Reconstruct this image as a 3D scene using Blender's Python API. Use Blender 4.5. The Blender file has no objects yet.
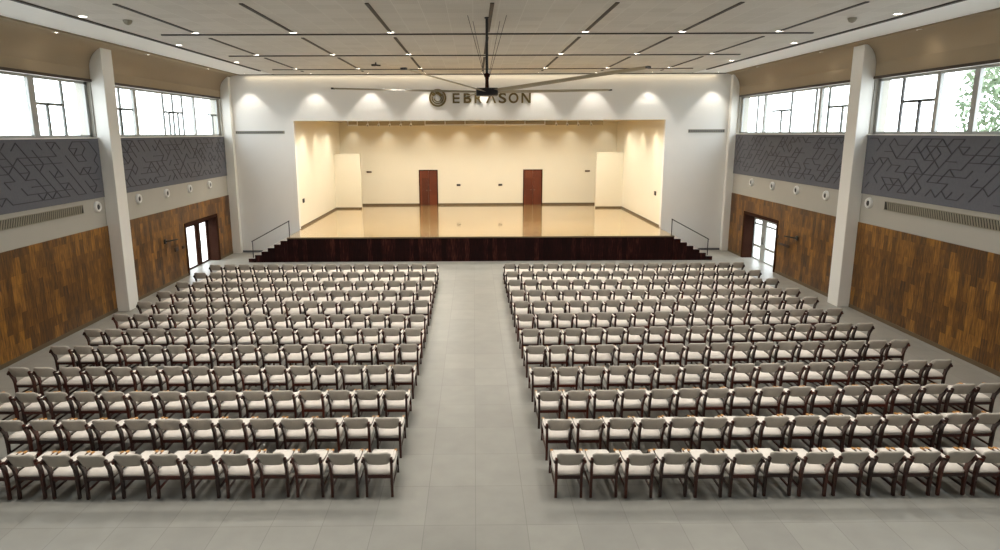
import bpy, bmesh, math, random
from math import sin, cos, pi, radians, sqrt, atan2
from mathutils import Vector, Matrix
random.seed(7)
SC = bpy.context.scene
COL = SC.collection

# ------------------------------------------------------------------ room measures (metres)
LX, RX = -12.385, 13.088          # side walls
FY, BY = 34.73, -8.0              # stage wall, wall behind the balcony
CH = 8.83                         # ceiling height
CX0 = 0.434                       # centre line
COLS_Y = [22.9, 11.2, -0.5]       # near faces of the columns
COLW, COLD = 0.68, 0.44
WZ0, WZ1 = 5.90, 7.66             # windows
WOOD = 2.98
FELT0 = 3.95
ST = 1.18                         # stage height
SY = 31.87                        # stage front
SB = 46.36                        # stage back wall
SL, SR = -8.85, 9.5               # stage platform sides
PL, PR, PT = -8.95, 9.60, 6.61    # stage opening

# ------------------------------------------------------------------ materials
def node_mat(name):
    m = bpy.data.materials.new(name); m.use_nodes = True
    nt = m.node_tree; b = nt.nodes['Principled BSDF']
    return m, nt, b

def N(nt, t, **kw):
    n = nt.nodes.new(t)
    for k, v in kw.items(): setattr(n, k, v)
    return n

def simple(name, col, rough=0.5, metal=0.0, noise=0.0, scale=8.0, bump=0.0, spec=0.5, coat=0.0):
    m, nt, b = node_mat(name)
    b.inputs['Roughness'].default_value = rough
    b.inputs['Metallic'].default_value = metal
    b.inputs['Specular IOR Level'].default_value = spec
    b.inputs['Coat Weight'].default_value = coat
    tc = N(nt, 'ShaderNodeTexCoord')
    nz = N(nt, 'ShaderNodeTexNoise'); nz.inputs['Scale'].default_value = scale
    nz.inputs['Detail'].default_value = 5
    nt.links.new(tc.outputs['Object'], nz.inputs['Vector'])
    mr = N(nt, 'ShaderNodeMapRange')
    mr.inputs['To Min'].default_value = 1 - noise; mr.inputs['To Max'].default_value = 1 + noise
    nt.links.new(nz.outputs['Fac'], mr.inputs['Value'])
    mx = N(nt, 'ShaderNodeVectorMath', operation='SCALE')
    mx.inputs[0].default_value = col
    nt.links.new(mr.outputs['Result'], mx.inputs['Scale'])
    nt.links.new(mx.outputs['Vector'], b.inputs['Base Color'])
    if bump:
        bp = N(nt, 'ShaderNodeBump'); bp.inputs['Strength'].default_value = bump; bp.inputs['Distance'].default_value = 0.01
        nt.links.new(nz.outputs['Fac'], bp.inputs['Height']); nt.links.new(bp.outputs['Normal'], b.inputs['Normal'])
    return m

def emit(name, col, strength):
    m, nt, b = node_mat(name)
    b.inputs['Base Color'].default_value = (*col, 1)
    b.inputs['Emission Color'].default_value = (*col, 1)
    b.inputs['Emission Strength'].default_value = strength
    return m

def floor_mat():
    m, nt, b = node_mat('stone_tiles')
    tc = N(nt, 'ShaderNodeTexCoord')
    br = N(nt, 'ShaderNodeTexBrick'); br.offset = 0.0
    br.inputs['Scale'].default_value = 1.0
    br.inputs['Brick Width'].default_value = 0.8; br.inputs['Row Height'].default_value = 1.2
    br.inputs['Mortar Size'].default_value = 0.007; br.inputs['Mortar Smooth'].default_value = 0.3
    br.inputs['Color1'].default_value = (0.295, 0.29, 0.265, 1)
    br.inputs['Color2'].default_value = (0.33, 0.325, 0.295, 1)
    br.inputs['Mortar'].default_value = (0.24, 0.236, 0.215, 1)
    nt.links.new(tc.outputs['Object'], br.inputs['Vector'])
    nz = N(nt, 'ShaderNodeTexNoise'); nz.inputs['Scale'].default_value = 2.2; nz.inputs['Detail'].default_value = 8
    nt.links.new(tc.outputs['Object'], nz.inputs['Vector'])
    mr = N(nt, 'ShaderNodeMapRange'); mr.inputs['To Min'].default_value = 0.86; mr.inputs['To Max'].default_value = 1.14
    nt.links.new(nz.outputs['Fac'], mr.inputs['Value'])
    sc = N(nt, 'ShaderNodeVectorMath', operation='SCALE')
    nt.links.new(br.outputs['Color'], sc.inputs[0]); nt.links.new(mr.outputs['Result'], sc.inputs['Scale'])
    nt.links.new(sc.outputs['Vector'], b.inputs['Base Color'])
    b.inputs['Roughness'].default_value = 0.38
    b.inputs['Specular IOR Level'].default_value = 0.4
    return m

def plank_mat(name, along, across, c_dark, c_mid, c_light, plank_w, plank_l, rough, seed=0.0, seam=0.5, grain=0.25, lo=0.12, hi=0.95):
    """planks whose long side runs on axis ALONG and short side on axis ACROSS, in object space"""
    m, nt, b = node_mat(name)
    tc = N(nt, 'ShaderNodeTexCoord'); sp = N(nt, 'ShaderNodeSeparateXYZ')
    nt.links.new(tc.outputs['Object'], sp.inputs[0])
    cb = N(nt, 'ShaderNodeCombineXYZ')
    nt.links.new(sp.outputs[along], cb.inputs[0]); nt.links.new(sp.outputs[across], cb.inputs[1])
    cb.inputs[2].default_value = seed
    br = N(nt, 'ShaderNodeTexBrick'); br.offset = 0.37; br.offset_frequency = 2
    br.inputs['Scale'].default_value = 1.0
    br.inputs['Brick Width'].default_value = plank_l; br.inputs['Row Height'].default_value = plank_w
    br.inputs['Mortar Size'].default_value = 0.003; br.inputs['Bias'].default_value = 0.0
    br.inputs['Color1'].default_value = (0, 0, 0, 1); br.inputs['Color2'].default_value = (1, 1, 1, 1)
    br.inputs['Mortar'].default_value = (0.5, 0.5, 0.5, 1)
    nt.links.new(cb.outputs[0], br.inputs['Vector'])
    mp = N(nt, 'ShaderNodeMapping'); mp.inputs['Scale'].default_value = (1.3, 11, 1)
    nt.links.new(cb.outputs[0], mp.inputs['Vector'])
    g = N(nt, 'ShaderNodeTexNoise'); g.inputs['Scale'].default_value = 2.0; g.inputs['Detail'].default_value = 6
    nt.links.new(mp.outputs[0], g.inputs['Vector'])
    big = N(nt, 'ShaderNodeTexNoise'); big.inputs['Scale'].default_value = 1.1; big.inputs['Detail'].default_value = 3
    nt.links.new(cb.outputs[0], big.inputs['Vector'])
    a1 = N(nt, 'ShaderNodeMath', operation='MULTIPLY_ADD'); a1.inputs[1].default_value = grain
    nt.links.new(g.outputs['Fac'], a1.inputs[0])
    s1 = N(nt, 'ShaderNodeMath', operation='MULTIPLY'); s1.inputs[1].default_value = seam
    nt.links.new(br.outputs['Color'], s1.inputs[0]); nt.links.new(s1.outputs[0], a1.inputs[2])
    a2 = N(nt, 'ShaderNodeMath', operation='MULTIPLY_ADD'); a2.inputs[1].default_value = 0.3
    nt.links.new(big.outputs['Fac'], a2.inputs[0]); nt.links.new(a1.outputs[0], a2.inputs[2])
    rp = N(nt, 'ShaderNodeValToRGB')
    e = rp.color_ramp.elements
    e[0].position = lo; e[0].color = (*c_dark, 1)
    e[1].position = hi; e[1].color = (*c_light, 1)
    k = e.new((lo + hi) / 2); k.color = (*c_mid, 1)
    nt.links.new(a2.outputs[0], rp.inputs[0])
    mm = N(nt, 'ShaderNodeMix', data_type='RGBA', blend_type='MULTIPLY')
    nt.links.new(br.outputs['Fac'], mm.inputs['Factor'])
    nt.links.new(rp.outputs[0], mm.inputs['A']); mm.inputs['B'].default_value = (0.35, 0.3, 0.28, 1)
    nt.links.new(mm.outputs['Result'], b.inputs['Base Color'])
    b.inputs['Roughness'].default_value = rough
    return m

def ceiling_mat():
    m, nt, b = node_mat('perforated_ceiling')
    tc = N(nt, 'ShaderNodeTexCoord')
    br = N(nt, 'ShaderNodeTexBrick'); br.offset = 0.0
    br.inputs['Scale'].default_value = 1.0
    br.inputs['Brick Width'].default_value = 0.6; br.inputs['Row Height'].default_value = 0.6
    br.inputs['Mortar Size'].default_value = 0.012
    br.inputs['Color1'].default_value = (0.60, 0.585, 0.545, 1)
    br.inputs['Color2'].default_value = (0.66, 0.645, 0.605, 1)
    br.inputs['Mortar'].default_value = (0.70, 0.69, 0.65, 1)
    nt.links.new(tc.outputs['Object'], br.inputs['Vector'])
    vo = N(nt, 'ShaderNodeTexVoronoi'); vo.inputs['Scale'].default_value = 22; vo.inputs['Randomness'].default_value = 0.15
    nt.links.new(tc.outputs['Object'], vo.inputs['Vector'])
    mr = N(nt, 'ShaderNodeMapRange'); mr.inputs['From Min'].default_value = 0.1; mr.inputs['From Max'].default_value = 0.3
    mr.inputs['To Min'].default_value = 0.78; mr.inputs['To Max'].default_value = 1.0
    nt.links.new(vo.outputs['Distance'], mr.inputs['Value'])
    sc = N(nt, 'ShaderNodeVectorMath', operation='SCALE')
    nt.links.new(br.outputs['Color'], sc.inputs[0]); nt.links.new(mr.outputs['Result'], sc.inputs['Scale'])
    nt.links.new(sc.outputs['Vector'], b.inputs['Base Color'])
    b.inputs['Roughness'].default_value = 0.8
    return m

def chair_wood():
    m, nt, b = node_mat('mahogany')
    oi = N(nt, 'ShaderNodeObjectInfo')
    tc = N(nt, 'ShaderNodeTexCoord')
    mp = N(nt, 'ShaderNodeMapping'); mp.inputs['Scale'].default_value = (30, 30, 4)
    nt.links.new(tc.outputs['Object'], mp.inputs[0])
    nz = N(nt, 'ShaderNodeTexNoise'); nz.inputs['Scale'].default_value = 1.0
    nt.links.new(mp.outputs[0], nz.inputs['Vector'])
    ad = N(nt, 'ShaderNodeMath', operation='MULTIPLY_ADD'); ad.inputs[1].default_value = 0.35
    nt.links.new(nz.outputs['Fac'], ad.inputs[0])
    pw = N(nt, 'ShaderNodeMath', operation='POWER'); pw.inputs[1].default_value = 2.5
    nt.links.new(oi.outputs['Random'], pw.inputs[0])
    ml = N(nt, 'ShaderNodeMath', operation='MULTIPLY'); ml.inputs[1].default_value = 0.75
    nt.links.new(pw.outputs[0], ml.inputs[0]); nt.links.new(ml.outputs[0], ad.inputs[2])
    rp = N(nt, 'ShaderNodeValToRGB'); e = rp.color_ramp.elements
    e[0].position = 0.0; e[0].color = (0.014, 0.005, 0.004, 1)
    e[1].position = 1.0; e[1].color = (0.095, 0.018, 0.008, 1)
    nt.links.new(ad.outputs[0], rp.inputs[0])
    nt.links.new(rp.outputs[0], b.inputs['Base Color'])
    b.inputs['Roughness'].default_value = 0.28
    return m

def glass_mat():
    m = bpy.data.materials.new('window_glass'); m.use_nodes = True
    nt = m.node_tree; nt.nodes.clear()
    o = N(nt, 'ShaderNodeOutputMaterial'); t = N(nt, 'ShaderNodeBsdfTransparent'); g = N(nt, 'ShaderNodeBsdfGlossy')
    t.inputs[0].default_value = (0.95, 0.97, 0.97, 1); g.inputs['Roughness'].default_value = 0.02
    lw = N(nt, 'ShaderNodeLayerWeight'); lw.inputs[0].default_value = 0.5
    pw = N(nt, 'ShaderNodeMath', operation='POWER'); pw.inputs[1].default_value = 5
    nt.links.new(lw.outputs['Facing'], pw.inputs[0])
    fr = N(nt, 'ShaderNodeMath', operation='MULTIPLY_ADD'); fr.inputs[1].default_value = 0.3; fr.inputs[2].default_value = 0.03
    nt.links.new(pw.outputs[0], fr.inputs[0])
    mx = N(nt, 'ShaderNodeMixShader')
    nt.links.new(fr.outputs[0], mx.inputs[0]); nt.links.new(t.outputs[0], mx.inputs[1]); nt.links.new(g.outputs[0], mx.inputs[2])
    nt.links.new(mx.outputs[0], o.inputs[0])
    return m

M = dict(
    floor=floor_mat(), ceil=ceiling_mat(),
    border=simple('ceiling_border_paint', (0.88, 0.88, 0.86), 0.7, noise=0.02),
    slot=simple('dark_slot', (0.03, 0.025, 0.02), 0.6),
    white=simple('white_paint', (0.80, 0.795, 0.775), 0.6, noise=0.02, scale=1.5),
    column=simple('column_paint', (0.86, 0.85, 0.81), 0.5, noise=0.02, scale=2),
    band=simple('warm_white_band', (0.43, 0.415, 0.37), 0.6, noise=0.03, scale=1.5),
    beige=simple('shade_tinted_paint', (0.34, 0.27, 0.18), 0.7, noise=0.03, scale=1.0),  # white bulkhead's warm light and shade put into its colour
    stagewall=simple('cream_paint', (0.83, 0.79, 0.67), 0.65, noise=0.02, scale=1.0),
    olive=simple('olive_tan_board', (0.40, 0.335, 0.21), 0.8),
    stageceil=simple('shaded_ceiling_paint', (0.42, 0.36, 0.26), 0.7),  # stage ceiling colour darkened to stand in for its shade
    felt=simple('grey_felt', (0.150, 0.154, 0.175), 0.95, noise=0.12, scale=14, bump=0.3, spec=0.1),
    felt_line=simple('dark_felt_seam', (0.085, 0.087, 0.097), 0.95, spec=0.1),
    woodR=plank_mat('walnut_panels', 2, 1, (0.020, 0.007, 0.002), (0.135, 0.054, 0.007), (0.40, 0.18, 0.022), 0.22, 0.76, 0.40, seam=0.22, grain=0.62, lo=0.36, hi=0.80),
    stagefloor=plank_mat('maple_boards', 0, 1, (0.36, 0.22, 0.080), (0.43, 0.275, 0.105), (0.52, 0.35, 0.15), 0.35, 3.0, 0.22, seam=0.6, grain=0.2),
    skirt=plank_mat('dark_stage_front', 2, 0, (0.008, 0.001, 0.001), (0.020, 0.0035, 0.003), (0.12, 0.035, 0.022), 0.22, 3.0, 0.6, seam=0.25, grain=0.6, lo=.4, hi=.9),
    tread=simple('pale_stone_tread', (0.32, 0.30, 0.28), 0.4, noise=0.08),
    steel=simple('dark_steel', (0.05, 0.05, 0.055), 0.35, metal=0.8),
    frame=simple('window_frame_metal', (0.42, 0.43, 0.42), 0.4, metal=0.1),
    sash=simple('sash_metal', (0.20, 0.215, 0.21), 0.5), framedark=simple('charcoal_frame', (0.10, 0.10, 0.11), 0.5, metal=0.1),
    glass=glass_mat(),
    brownrail=simple('dark_brown_rail', (0.05, 0.03, 0.02), 0.6),
    jamb=simple('reddish_brown_jamb', (0.035, 0.011, 0.005), 0.7, noise=0.2, spec=0.1),
    doorwood=plank_mat('mahogany_door', 2, 0, (0.06, 0.014, 0.006), (0.14, 0.032, 0.012), (0.20, 0.055, 0.02), 0.5, 3.0, 0.35),
    base=simple('dark_baseboard', (0.12, 0.085, 0.045), 0.5),
    cloth=simple('cream_upholstery', (0.76, 0.71, 0.65), 0.85, noise=0.06, scale=20, bump=0.2, spec=0.2),
    clothback=simple('cream_upholstery_shaded', (0.51, 0.465, 0.41), 0.85, noise=0.06, scale=20, bump=0.2, spec=0.2),  # same cloth as the seat, with the backrest's shade put into the colour
    wood=chair_wood(), honey=simple('honey_wood_tip', (0.50, 0.24, 0.06), 0.3, noise=0.2),
    bronze=simple('bronze_letters', (0.17, 0.125, 0.05), 0.4, metal=0.5),
    fan=simple('fan_blade_bronze', (0.33, 0.285, 0.19), 0.4, metal=0.2),
    black=simple('black_metal', (0.012, 0.011, 0.012), 0.4),
    lamp=emit('lamp_diffuser', (1.0, 0.92, 0.78), 14.0),
    trimw=simple('white_plastic', (0.82, 0.82, 0.80), 0.4),
    grille=simple('grille_metal', (0.30, 0.28, 0.22), 0.5, metal=0.2),
    grilledark=simple('grille_recess', (0.03, 0.028, 0.025), 0.8),
    leaf=simple('foliage', (0.20, 0.27, 0.17), 0.6, noise=0.5, scale=3),
    bark=simple('bark', (0.12, 0.08, 0.05), 0.9),
    ground=simple('pale_paving', (0.55, 0.54, 0.52), 0.8, noise=0.1, scale=0.5),
)

M['stagefloor'].node_tree.nodes['Principled BSDF'].inputs['Coat Weight'].default_value = 1.0
M['stagefloor'].node_tree.nodes['Principled BSDF'].inputs['Coat Roughness'].default_value = 0.06
M['stagefloor'].node_tree.nodes['Principled BSDF'].inputs['Coat IOR'].default_value = 1.45
M['skirt'].node_tree.nodes['Principled BSDF'].inputs['Specular IOR Level'].default_value = 0.12
# ------------------------------------------------------------------ mesh builder
class MB:
    def __init__(s): s.v = []; s.f = []; s.mi = []; s.sm = []
    def add(s, vs, fs, mi=0, sm=False):
        n = len(s.v); s.v += [tuple(v) for v in vs]
        for f in fs: s.f.append(tuple(i + n for i in f)); s.mi.append(mi); s.sm.append(sm)
        return s
    def box(s, x0, x1, y0, y1, z0, z1, mi=0):
        vs = [(x, y, z) for z in (z0, z1) for y in (y0, y1) for x in (x0, x1)]
        return s.add(vs, [(0, 2, 3, 1), (4, 5, 7, 6), (0, 1, 5, 4), (2, 6, 7, 3), (0, 4, 6, 2), (1, 3, 7, 5)], mi)
    def bevbox(s, x0, x1, y0, y1, z0, z1, r, seg=2, mi=0, sm=True):
        bm = bmesh.new(); bmesh.ops.create_cube(bm, size=1)
        for v in bm.verts:
            v.co = Vector(((x0 + x1) / 2 + v.co.x * (x1 - x0), (y0 + y1) / 2 + v.co.y * (y1 - y0), (z0 + z1) / 2 + v.co.z * (z1 - z0)))
        bmesh.ops.bevel(bm, geom=list(bm.edges), offset=r, segments=seg, affect='EDGES', profile=0.5)
        s.frombm(bm, mi, sm); bm.free(); return s
    def frombm(s, bm, mi=0, sm=False):
        bm.verts.index_update()
        s.add([v.co.copy() for v in bm.verts], [[v.index for v in f.verts] for f in bm.faces], mi, sm)
    def prism(s, pts, axis, a, b, mi=0):
        """polygon PTS (2D, the two other axes in order) from A to B on AXIS"""
        def mk(p, h):
            return (h, p[0], p[1]) if axis == 0 else ((p[0], h, p[1]) if axis == 1 else (p[0], p[1], h))
        n = len(pts)
        vs = [mk(p, a) for p in pts] + [mk(p, b) for p in pts]
        fs = [tuple(range(n))[::-1], tuple(range(n, 2 * n))] + [(i, (i + 1) % n, n + (i + 1) % n, n + i) for i in range(n)]
        return s.add(vs, fs, mi)
    def tube(s, pts, rads, seg=8, mi=0, caps=True):
        pts = [Vector(p) for p in pts]
        if not hasattr(rads, '__len__'): rads = [rads] * len(pts)
        rings = []
        for i, p in enumerate(pts):
            t = (pts[min(i + 1, len(pts) - 1)] - pts[max(i - 1, 0)]).normalized()
            ref = Vector((0, 0, 1)) if abs(t.z) < 0.9 else Vector((1, 0, 0))
            u = t.cross(ref).normalized(); w = t.cross(u)
            rings.append([p + (u * cos(2 * pi * k / seg) + w * sin(2 * pi * k / seg)) * rads[i] for k in range(seg)])
        vs = [v for r in rings for v in r]
        fs = [(i * seg + k, i * seg + (k + 1) % seg, (i + 1) * seg + (k + 1) % seg, (i + 1) * seg + k) for i in range(len(pts) - 1) for k in range(seg)]
        s.add(vs, fs, mi, True)
        if caps:
            s.add(rings[0], [tuple(range(seg))], mi); s.add(rings[-1], [tuple(range(seg))[::-1]], mi)
        return s
    def sweep(s, pts, w, d, mi=0):
        """rectangular bar through points in a YZ plane; each point (x,y,z), width w on X, depth d(i) across"""
        n = len(pts); P = [Vector(p) for p in pts]
        if not hasattr(d, '__len__'): d = [d] * n
        vs = []
        for i, p in enumerate(P):
            t = (P[min(i + 1, n - 1)] - P[max(i - 1, 0)]).normalized()
            q = Vector((1, 0, 0)).cross(t).normalized() * d[i] / 2
            for sx, sq in ((-1, -1), (1, -1), (1, 1), (-1, 1)):
                vs.append(p + Vector((sx * w / 2, 0, 0)) + q * sq)
        fs = [(i * 4 + k, i * 4 + (k + 1) % 4, (i + 1) * 4 + (k + 1) % 4, (i + 1) * 4 + k) for i in range(n - 1) for k in range(4)]
        fs += [(3, 2, 1, 0), ((n - 1) * 4, (n - 1) * 4 + 1, (n - 1) * 4 + 2, (n - 1) * 4 + 3)]
        return s.add(vs, fs, mi)
    def disc(s, c, axis, r, seg=20, h=0.01, mi=0, r2=None):
        """short cylinder or ring (inner radius r2) centred at c, thickness h along AXIS"""
        def mk(a, b, q):
            return (c[0] + q, c[1] + a, c[2] + b) if axis == 0 else ((c[0] + a, c[1] + q, c[2] + b) if axis == 1 else (c[0] + a, c[1] + b, c[2] + q))
        o = [(cos(2 * pi * k / seg), sin(2 * pi * k / seg)) for k in range(seg)]
        if r2 is None:
            vs = [mk(r * a, r * b, -h / 2) for a, b in o] + [mk(r * a, r * b, h / 2) for a, b in o]
            fs = [tuple(range(seg))[::-1], tuple(range(seg, 2 * seg))] + [(k, (k + 1) % seg, seg + (k + 1) % seg, seg + k) for k in range(seg)]
            return s.add(vs, fs, mi)
        vs = [mk(q * a, q * b, hh) for hh in (-h / 2, h / 2) for q in (r, r2) for a, b in o]
        fs = []
        for k in range(seg):
            j = (k + 1) % seg
            fs += [(k, j, 2 * seg + j, 2 * seg + k), (seg + k, 3 * seg + k, 3 * seg + j, seg + j),
                   (2 * seg + k, 2 * seg + j, 3 * seg + j, 3 * seg + k), (k, seg + k, seg + j, j)]
        return s.add(vs, fs, mi)
    def mesh(s, name, mats):
        me = bpy.data.meshes.new(name); me.from_pydata(s.v, [], s.f)
        for m in (mats if isinstance(mats, (list, tuple)) else [mats]): me.materials.append(m)
        me.polygons.foreach_set('material_index', s.mi)
        me.polygons.foreach_set('use_smooth', s.sm)
        me.update()
        bm = bmesh.new(); bm.from_mesh(me); bmesh.ops.recalc_face_normals(bm, faces=bm.faces); bm.to_mesh(me); bm.free()
        return me
    def build(s, name, mats, parent=None, loc=None):
        o = bpy.data.objects.new(name, s.mesh(name, mats)); COL.objects.link(o)
        if parent is not None: o.parent = parent
        if loc: o.location = loc
        return o

def tag(o, label=None, cat=None, group=None, kind=None):
    if label: o['label'] = label
    if cat: o['category'] = cat
    if group: o['group'] = group
    if kind: o['kind'] = kind
    return o
def empty(name, loc=(0, 0, 0), rz=0.0, label=None, cat=None, group=None, kind=None):
    o = bpy.data.objects.new(name, None); COL.objects.link(o); o.empty_display_size = 0.2
    o.location = loc; o.rotation_euler = (0, 0, rz)
    return tag(o, label, cat, group, kind)
def copy_tree(o, parent=None):
    c = o.copy(); COL.objects.link(c); c.parent = parent
    for ch in list(o.children): copy_tree(ch, c)
    return c
def struct(name, mb, mats, parent=None, label=None, cat=None):
    o = mb.build(name, mats, parent)
    if parent is None: o['kind'] = 'structure'
    return tag(o, label, cat)

# ------------------------------------------------------------------ floor, ground outside
struct('floor', MB().box(LX - 0.75, RX + 0.75, BY - 0.3, SY + 0.1, -0.15, 0).box(LX - 0.75, SL - 0.02, SY + 0.1, FY + 0.3, -0.15, 0).box(SR + 0.02, RX + 0.75, SY + 0.1, FY + 0.3, -0.15, 0),
       M['floor'], label='light grey stone tiled hall floor', cat='floor')
struct('ground', MB().box(-80, LX - 0.76, -40, 80, -0.3, -0.05).box(RX + 0.76, 80, -40, 80, -0.3, -0.05), M['ground'], label='pale paving outside the side doors', cat='ground')

# ------------------------------------------------------------------ side walls
DOOR_Y0, DOOR_Y1, DOOR_Z = 29.0, 32.55, 2.16
def side_wall(side):
    X = LX if side == 'left' else RX
    s = -1 if side == 'left' else 1
    a, b = (X, X + s * 0.5)
    x0, x1 = min(a, b), max(a, b)
    w = MB()
    w.box(x0, x1, BY - 0.3, DOOR_Y0, 0, WZ0); w.box(x0, x1, DOOR_Y1, FY + 0.3, 0, WZ0)
    w.box(x0, x1, DOOR_Y0, DOOR_Y1, DOOR_Z, WZ0)
    w.box(x0, x1, BY - 0.3, FY + 0.3, WZ1 + 0.02, CH + 0.6)
    ys = sorted(COLS_Y)
    segs = []; y = ys[0] + COLW + .04
    for c in ys[1:]: segs.append((y, c - 0.04)); y = c + COLW + 0.04
    segs.append((y, 34.35))
    py = BY - 0.3
    for (p, q) in segs:
        w.box(x0, x1, py, p, WZ0, WZ1 + 0.02); py = q
    w.box(x0, x1, py, FY + 0.3, WZ0, WZ1 + 0.02)
    struct('wall_' + side, w, M['band'], label='%s side wall with warm white band' % side, cat='wall')
    # bulkhead over the windows: curves inwards to the ceiling edge
    e = -s                       # towards the room
    prof = [(X, WZ1 + 0.10)]
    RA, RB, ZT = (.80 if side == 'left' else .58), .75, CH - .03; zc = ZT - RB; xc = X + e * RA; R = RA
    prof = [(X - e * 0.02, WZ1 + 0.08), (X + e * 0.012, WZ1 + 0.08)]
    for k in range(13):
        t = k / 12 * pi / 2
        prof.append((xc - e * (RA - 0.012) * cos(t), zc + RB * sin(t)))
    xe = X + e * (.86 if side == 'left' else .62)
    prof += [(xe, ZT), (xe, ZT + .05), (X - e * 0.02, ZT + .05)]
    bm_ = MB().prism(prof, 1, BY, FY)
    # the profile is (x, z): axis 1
    o = struct('ceiling_cove_' + side, bm_, M['beige'], label='shade-tinted coved bulkhead over the %s windows' % side, cat='bulkhead')
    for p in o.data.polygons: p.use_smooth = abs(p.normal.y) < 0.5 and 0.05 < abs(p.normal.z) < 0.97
    # dark rail at the window head
    struct('window_head_rail_' + side, MB().box(min(X, X + e * 0.05), max(X, X + e * 0.05), BY, FY - 0.4, WZ1, WZ1 + 0.08), M['brownrail'], label='thin dark rail over the %s windows' % side, cat='rail')
    # wood wainscot
    t = 0.03
    wv = MB()
    xa, xb = min(X, X + e * t), max(X, X + e * t)
    wv.box(xa, xb, BY, DOOR_Y0, 0.12, WOOD); wv.box(xa, xb, DOOR_Y1, FY - 0.28, 0.12, WOOD); wv.box(xa, xb, DOOR_Y0, DOOR_Y1, DOOR_Z, WOOD)
    struct('wall_%s_wood_panelling' % side, wv, M['woodR'], label='brown wood plank wainscot along the %s wall' % side, cat='panelling')
    bb = MB(); xa, xb = min(X, X + e * 0.04), max(X, X + e * 0.04)
    bb.box(xa, xb, BY, DOOR_Y0, 0, 0.12); bb.box(xa, xb, DOOR_Y1, FY - 0.28, 0, 0.12)
    struct('baseboard_' + side, bb, M['base'], label='dark baseboard under the %s wood panels' % side, cat='baseboard')
    # columns
    for i, cy in enumerate(COLS_Y[:2]):
        cc = MB(); xa, xb = min(X, X + e * COLD), max(X, X + e * COLD)
        cc.bevbox(xa - 0.0, xb, cy, cy + COLW, 0, 8.74, 0.012, 1, sm=False)
        struct('column', cc, M['column'], label='%s painted square column against the %s wall' % ('white' if i == 0 else 'near white', side), cat='column')
    pp = MB(); wdt = 0.44 if side == 'left' else 0.36
    xa, xb = min(X, X + e * wdt), max(X, X + e * wdt)
    pp.bevbox(xa, xb, FY - 0.28, FY, 0, 8.74, 0.01, 1, sm=False)
    struct('corner_pilaster', pp, M['column'], label='white pilaster in the %s corner beside the stage wall' % side, cat='column')
    return segs, X, e
def felt_panel(X, e, y0, y1, z0, z1, label, seed):
    rnd = random.Random(seed)
    mb = MB(); xa, xb = X, X + e * 0.04
    mb.box(min(xa, xb), max(xa, xb), y0, y1, z0, z1, 0)
    # seams drawn on a triangular lattice, as raised cords
    a = 0.26; hh = a * sqrt(3) / 2
    # lattice directions tilted, stretched along the wall
    SXs = 1.7
    def pt(i, j): return ((i + 0.5 * (j % 2)) * a * SXs + y0, j * hh * 0.9 + z0)
    nj = int((z1 - z0) / (hh * 0.9)) + 1; ni = int((y1 - y0) / (a * SXs)) + 1
    DIRS = {0: (1, 0), 3: (-1, 0)}
    def step(i, j, d):
        if d == 0: return i + 1, j
        if d == 3: return i - 1, j
        odd = j % 2
        if d == 1: return (i + odd, j + 1)
        if d == 2: return (i + odd - 1, j + 1)
        if d == 4: return (i + odd - 1, j - 1)
        return (i + odd, j - 1)
    def seg(p, q, w=0.026):
        (ya, za), (yb, zb) = p, q
        for (yy, zz) in (p, q):
            if not (y0 + .02 <= yy <= y1 - .02 and z0 + .02 <= zz <= z1 - .02): return
        dx, dz = yb - ya, zb - za; L = sqrt(dx * dx + dz * dz)
        nx, nz = -dz / L * w / 2, dx / L * w / 2
        P = [(ya + nx, za + nz), (yb + nx, zb + nz), (yb - nx, zb - nz), (ya - nx, za - nz)]
        mb.prism(P, 0, xb - e * 0.005, xb + e * 0.012, 1)
    for j in range(nj + 1):
        for i in range(ni + 1):
            for d, pr in ((2, .66), (3, .40), (1, .30)):
                if rnd.random() < pr: seg(pt(i, j), pt(*step(i, j, d)))
    o = mb.build('acoustic_felt_panel', [M['felt'], M['felt_line']])
    tag(o, label, 'acoustic panel', None)
    return o

WIN = {}
for side in ('left', 'right'):
    segs, X, e = side_wall(side)
    WIN[side] = (segs, X, e)
    nm = 'left' if side == 'left' else 'right'
    felt_panel(X, e, COLS_Y[0] + COLW + 0.01, FY - 0.29, FELT0, WZ0 - 0.03, 'dark grey patterned felt panel under the %s windows, between column and stage wall' % nm, 11 if side == 'left' else 12)
    felt_panel(X, e, COLS_Y[1] + COLW + 0.01, COLS_Y[0] - 0.01, FELT0, WZ0 - 0.03, 'dark grey patterned felt panel on the %s wall, camera side of the column' % nm, 13 if side == 'left' else 14)
    # window sill lip
    struct('window_sill_' + side, MB().box(min(X, X + e * 0.06), max(X, X + e * 0.06), BY, FY - 0.4, WZ0 - 0.03, WZ0), M['column'], label='pale sill under the %s windows' % side, cat='window sill')

# ------------------------------------------------------------------ windows
def bar_y(mb, xc, y, w, z0, z1, d=0.08, mi=0): mb.box(xc - d / 2, xc + d / 2, y - w / 2, y + w / 2, z0, z1, mi)
def bar_z(mb, xc, y0, y1, z, w, d=0.08, mi=0): mb.box(xc - d / 2, xc + d / 2, y0, y1, z - w / 2, z + w / 2, mi)
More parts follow.
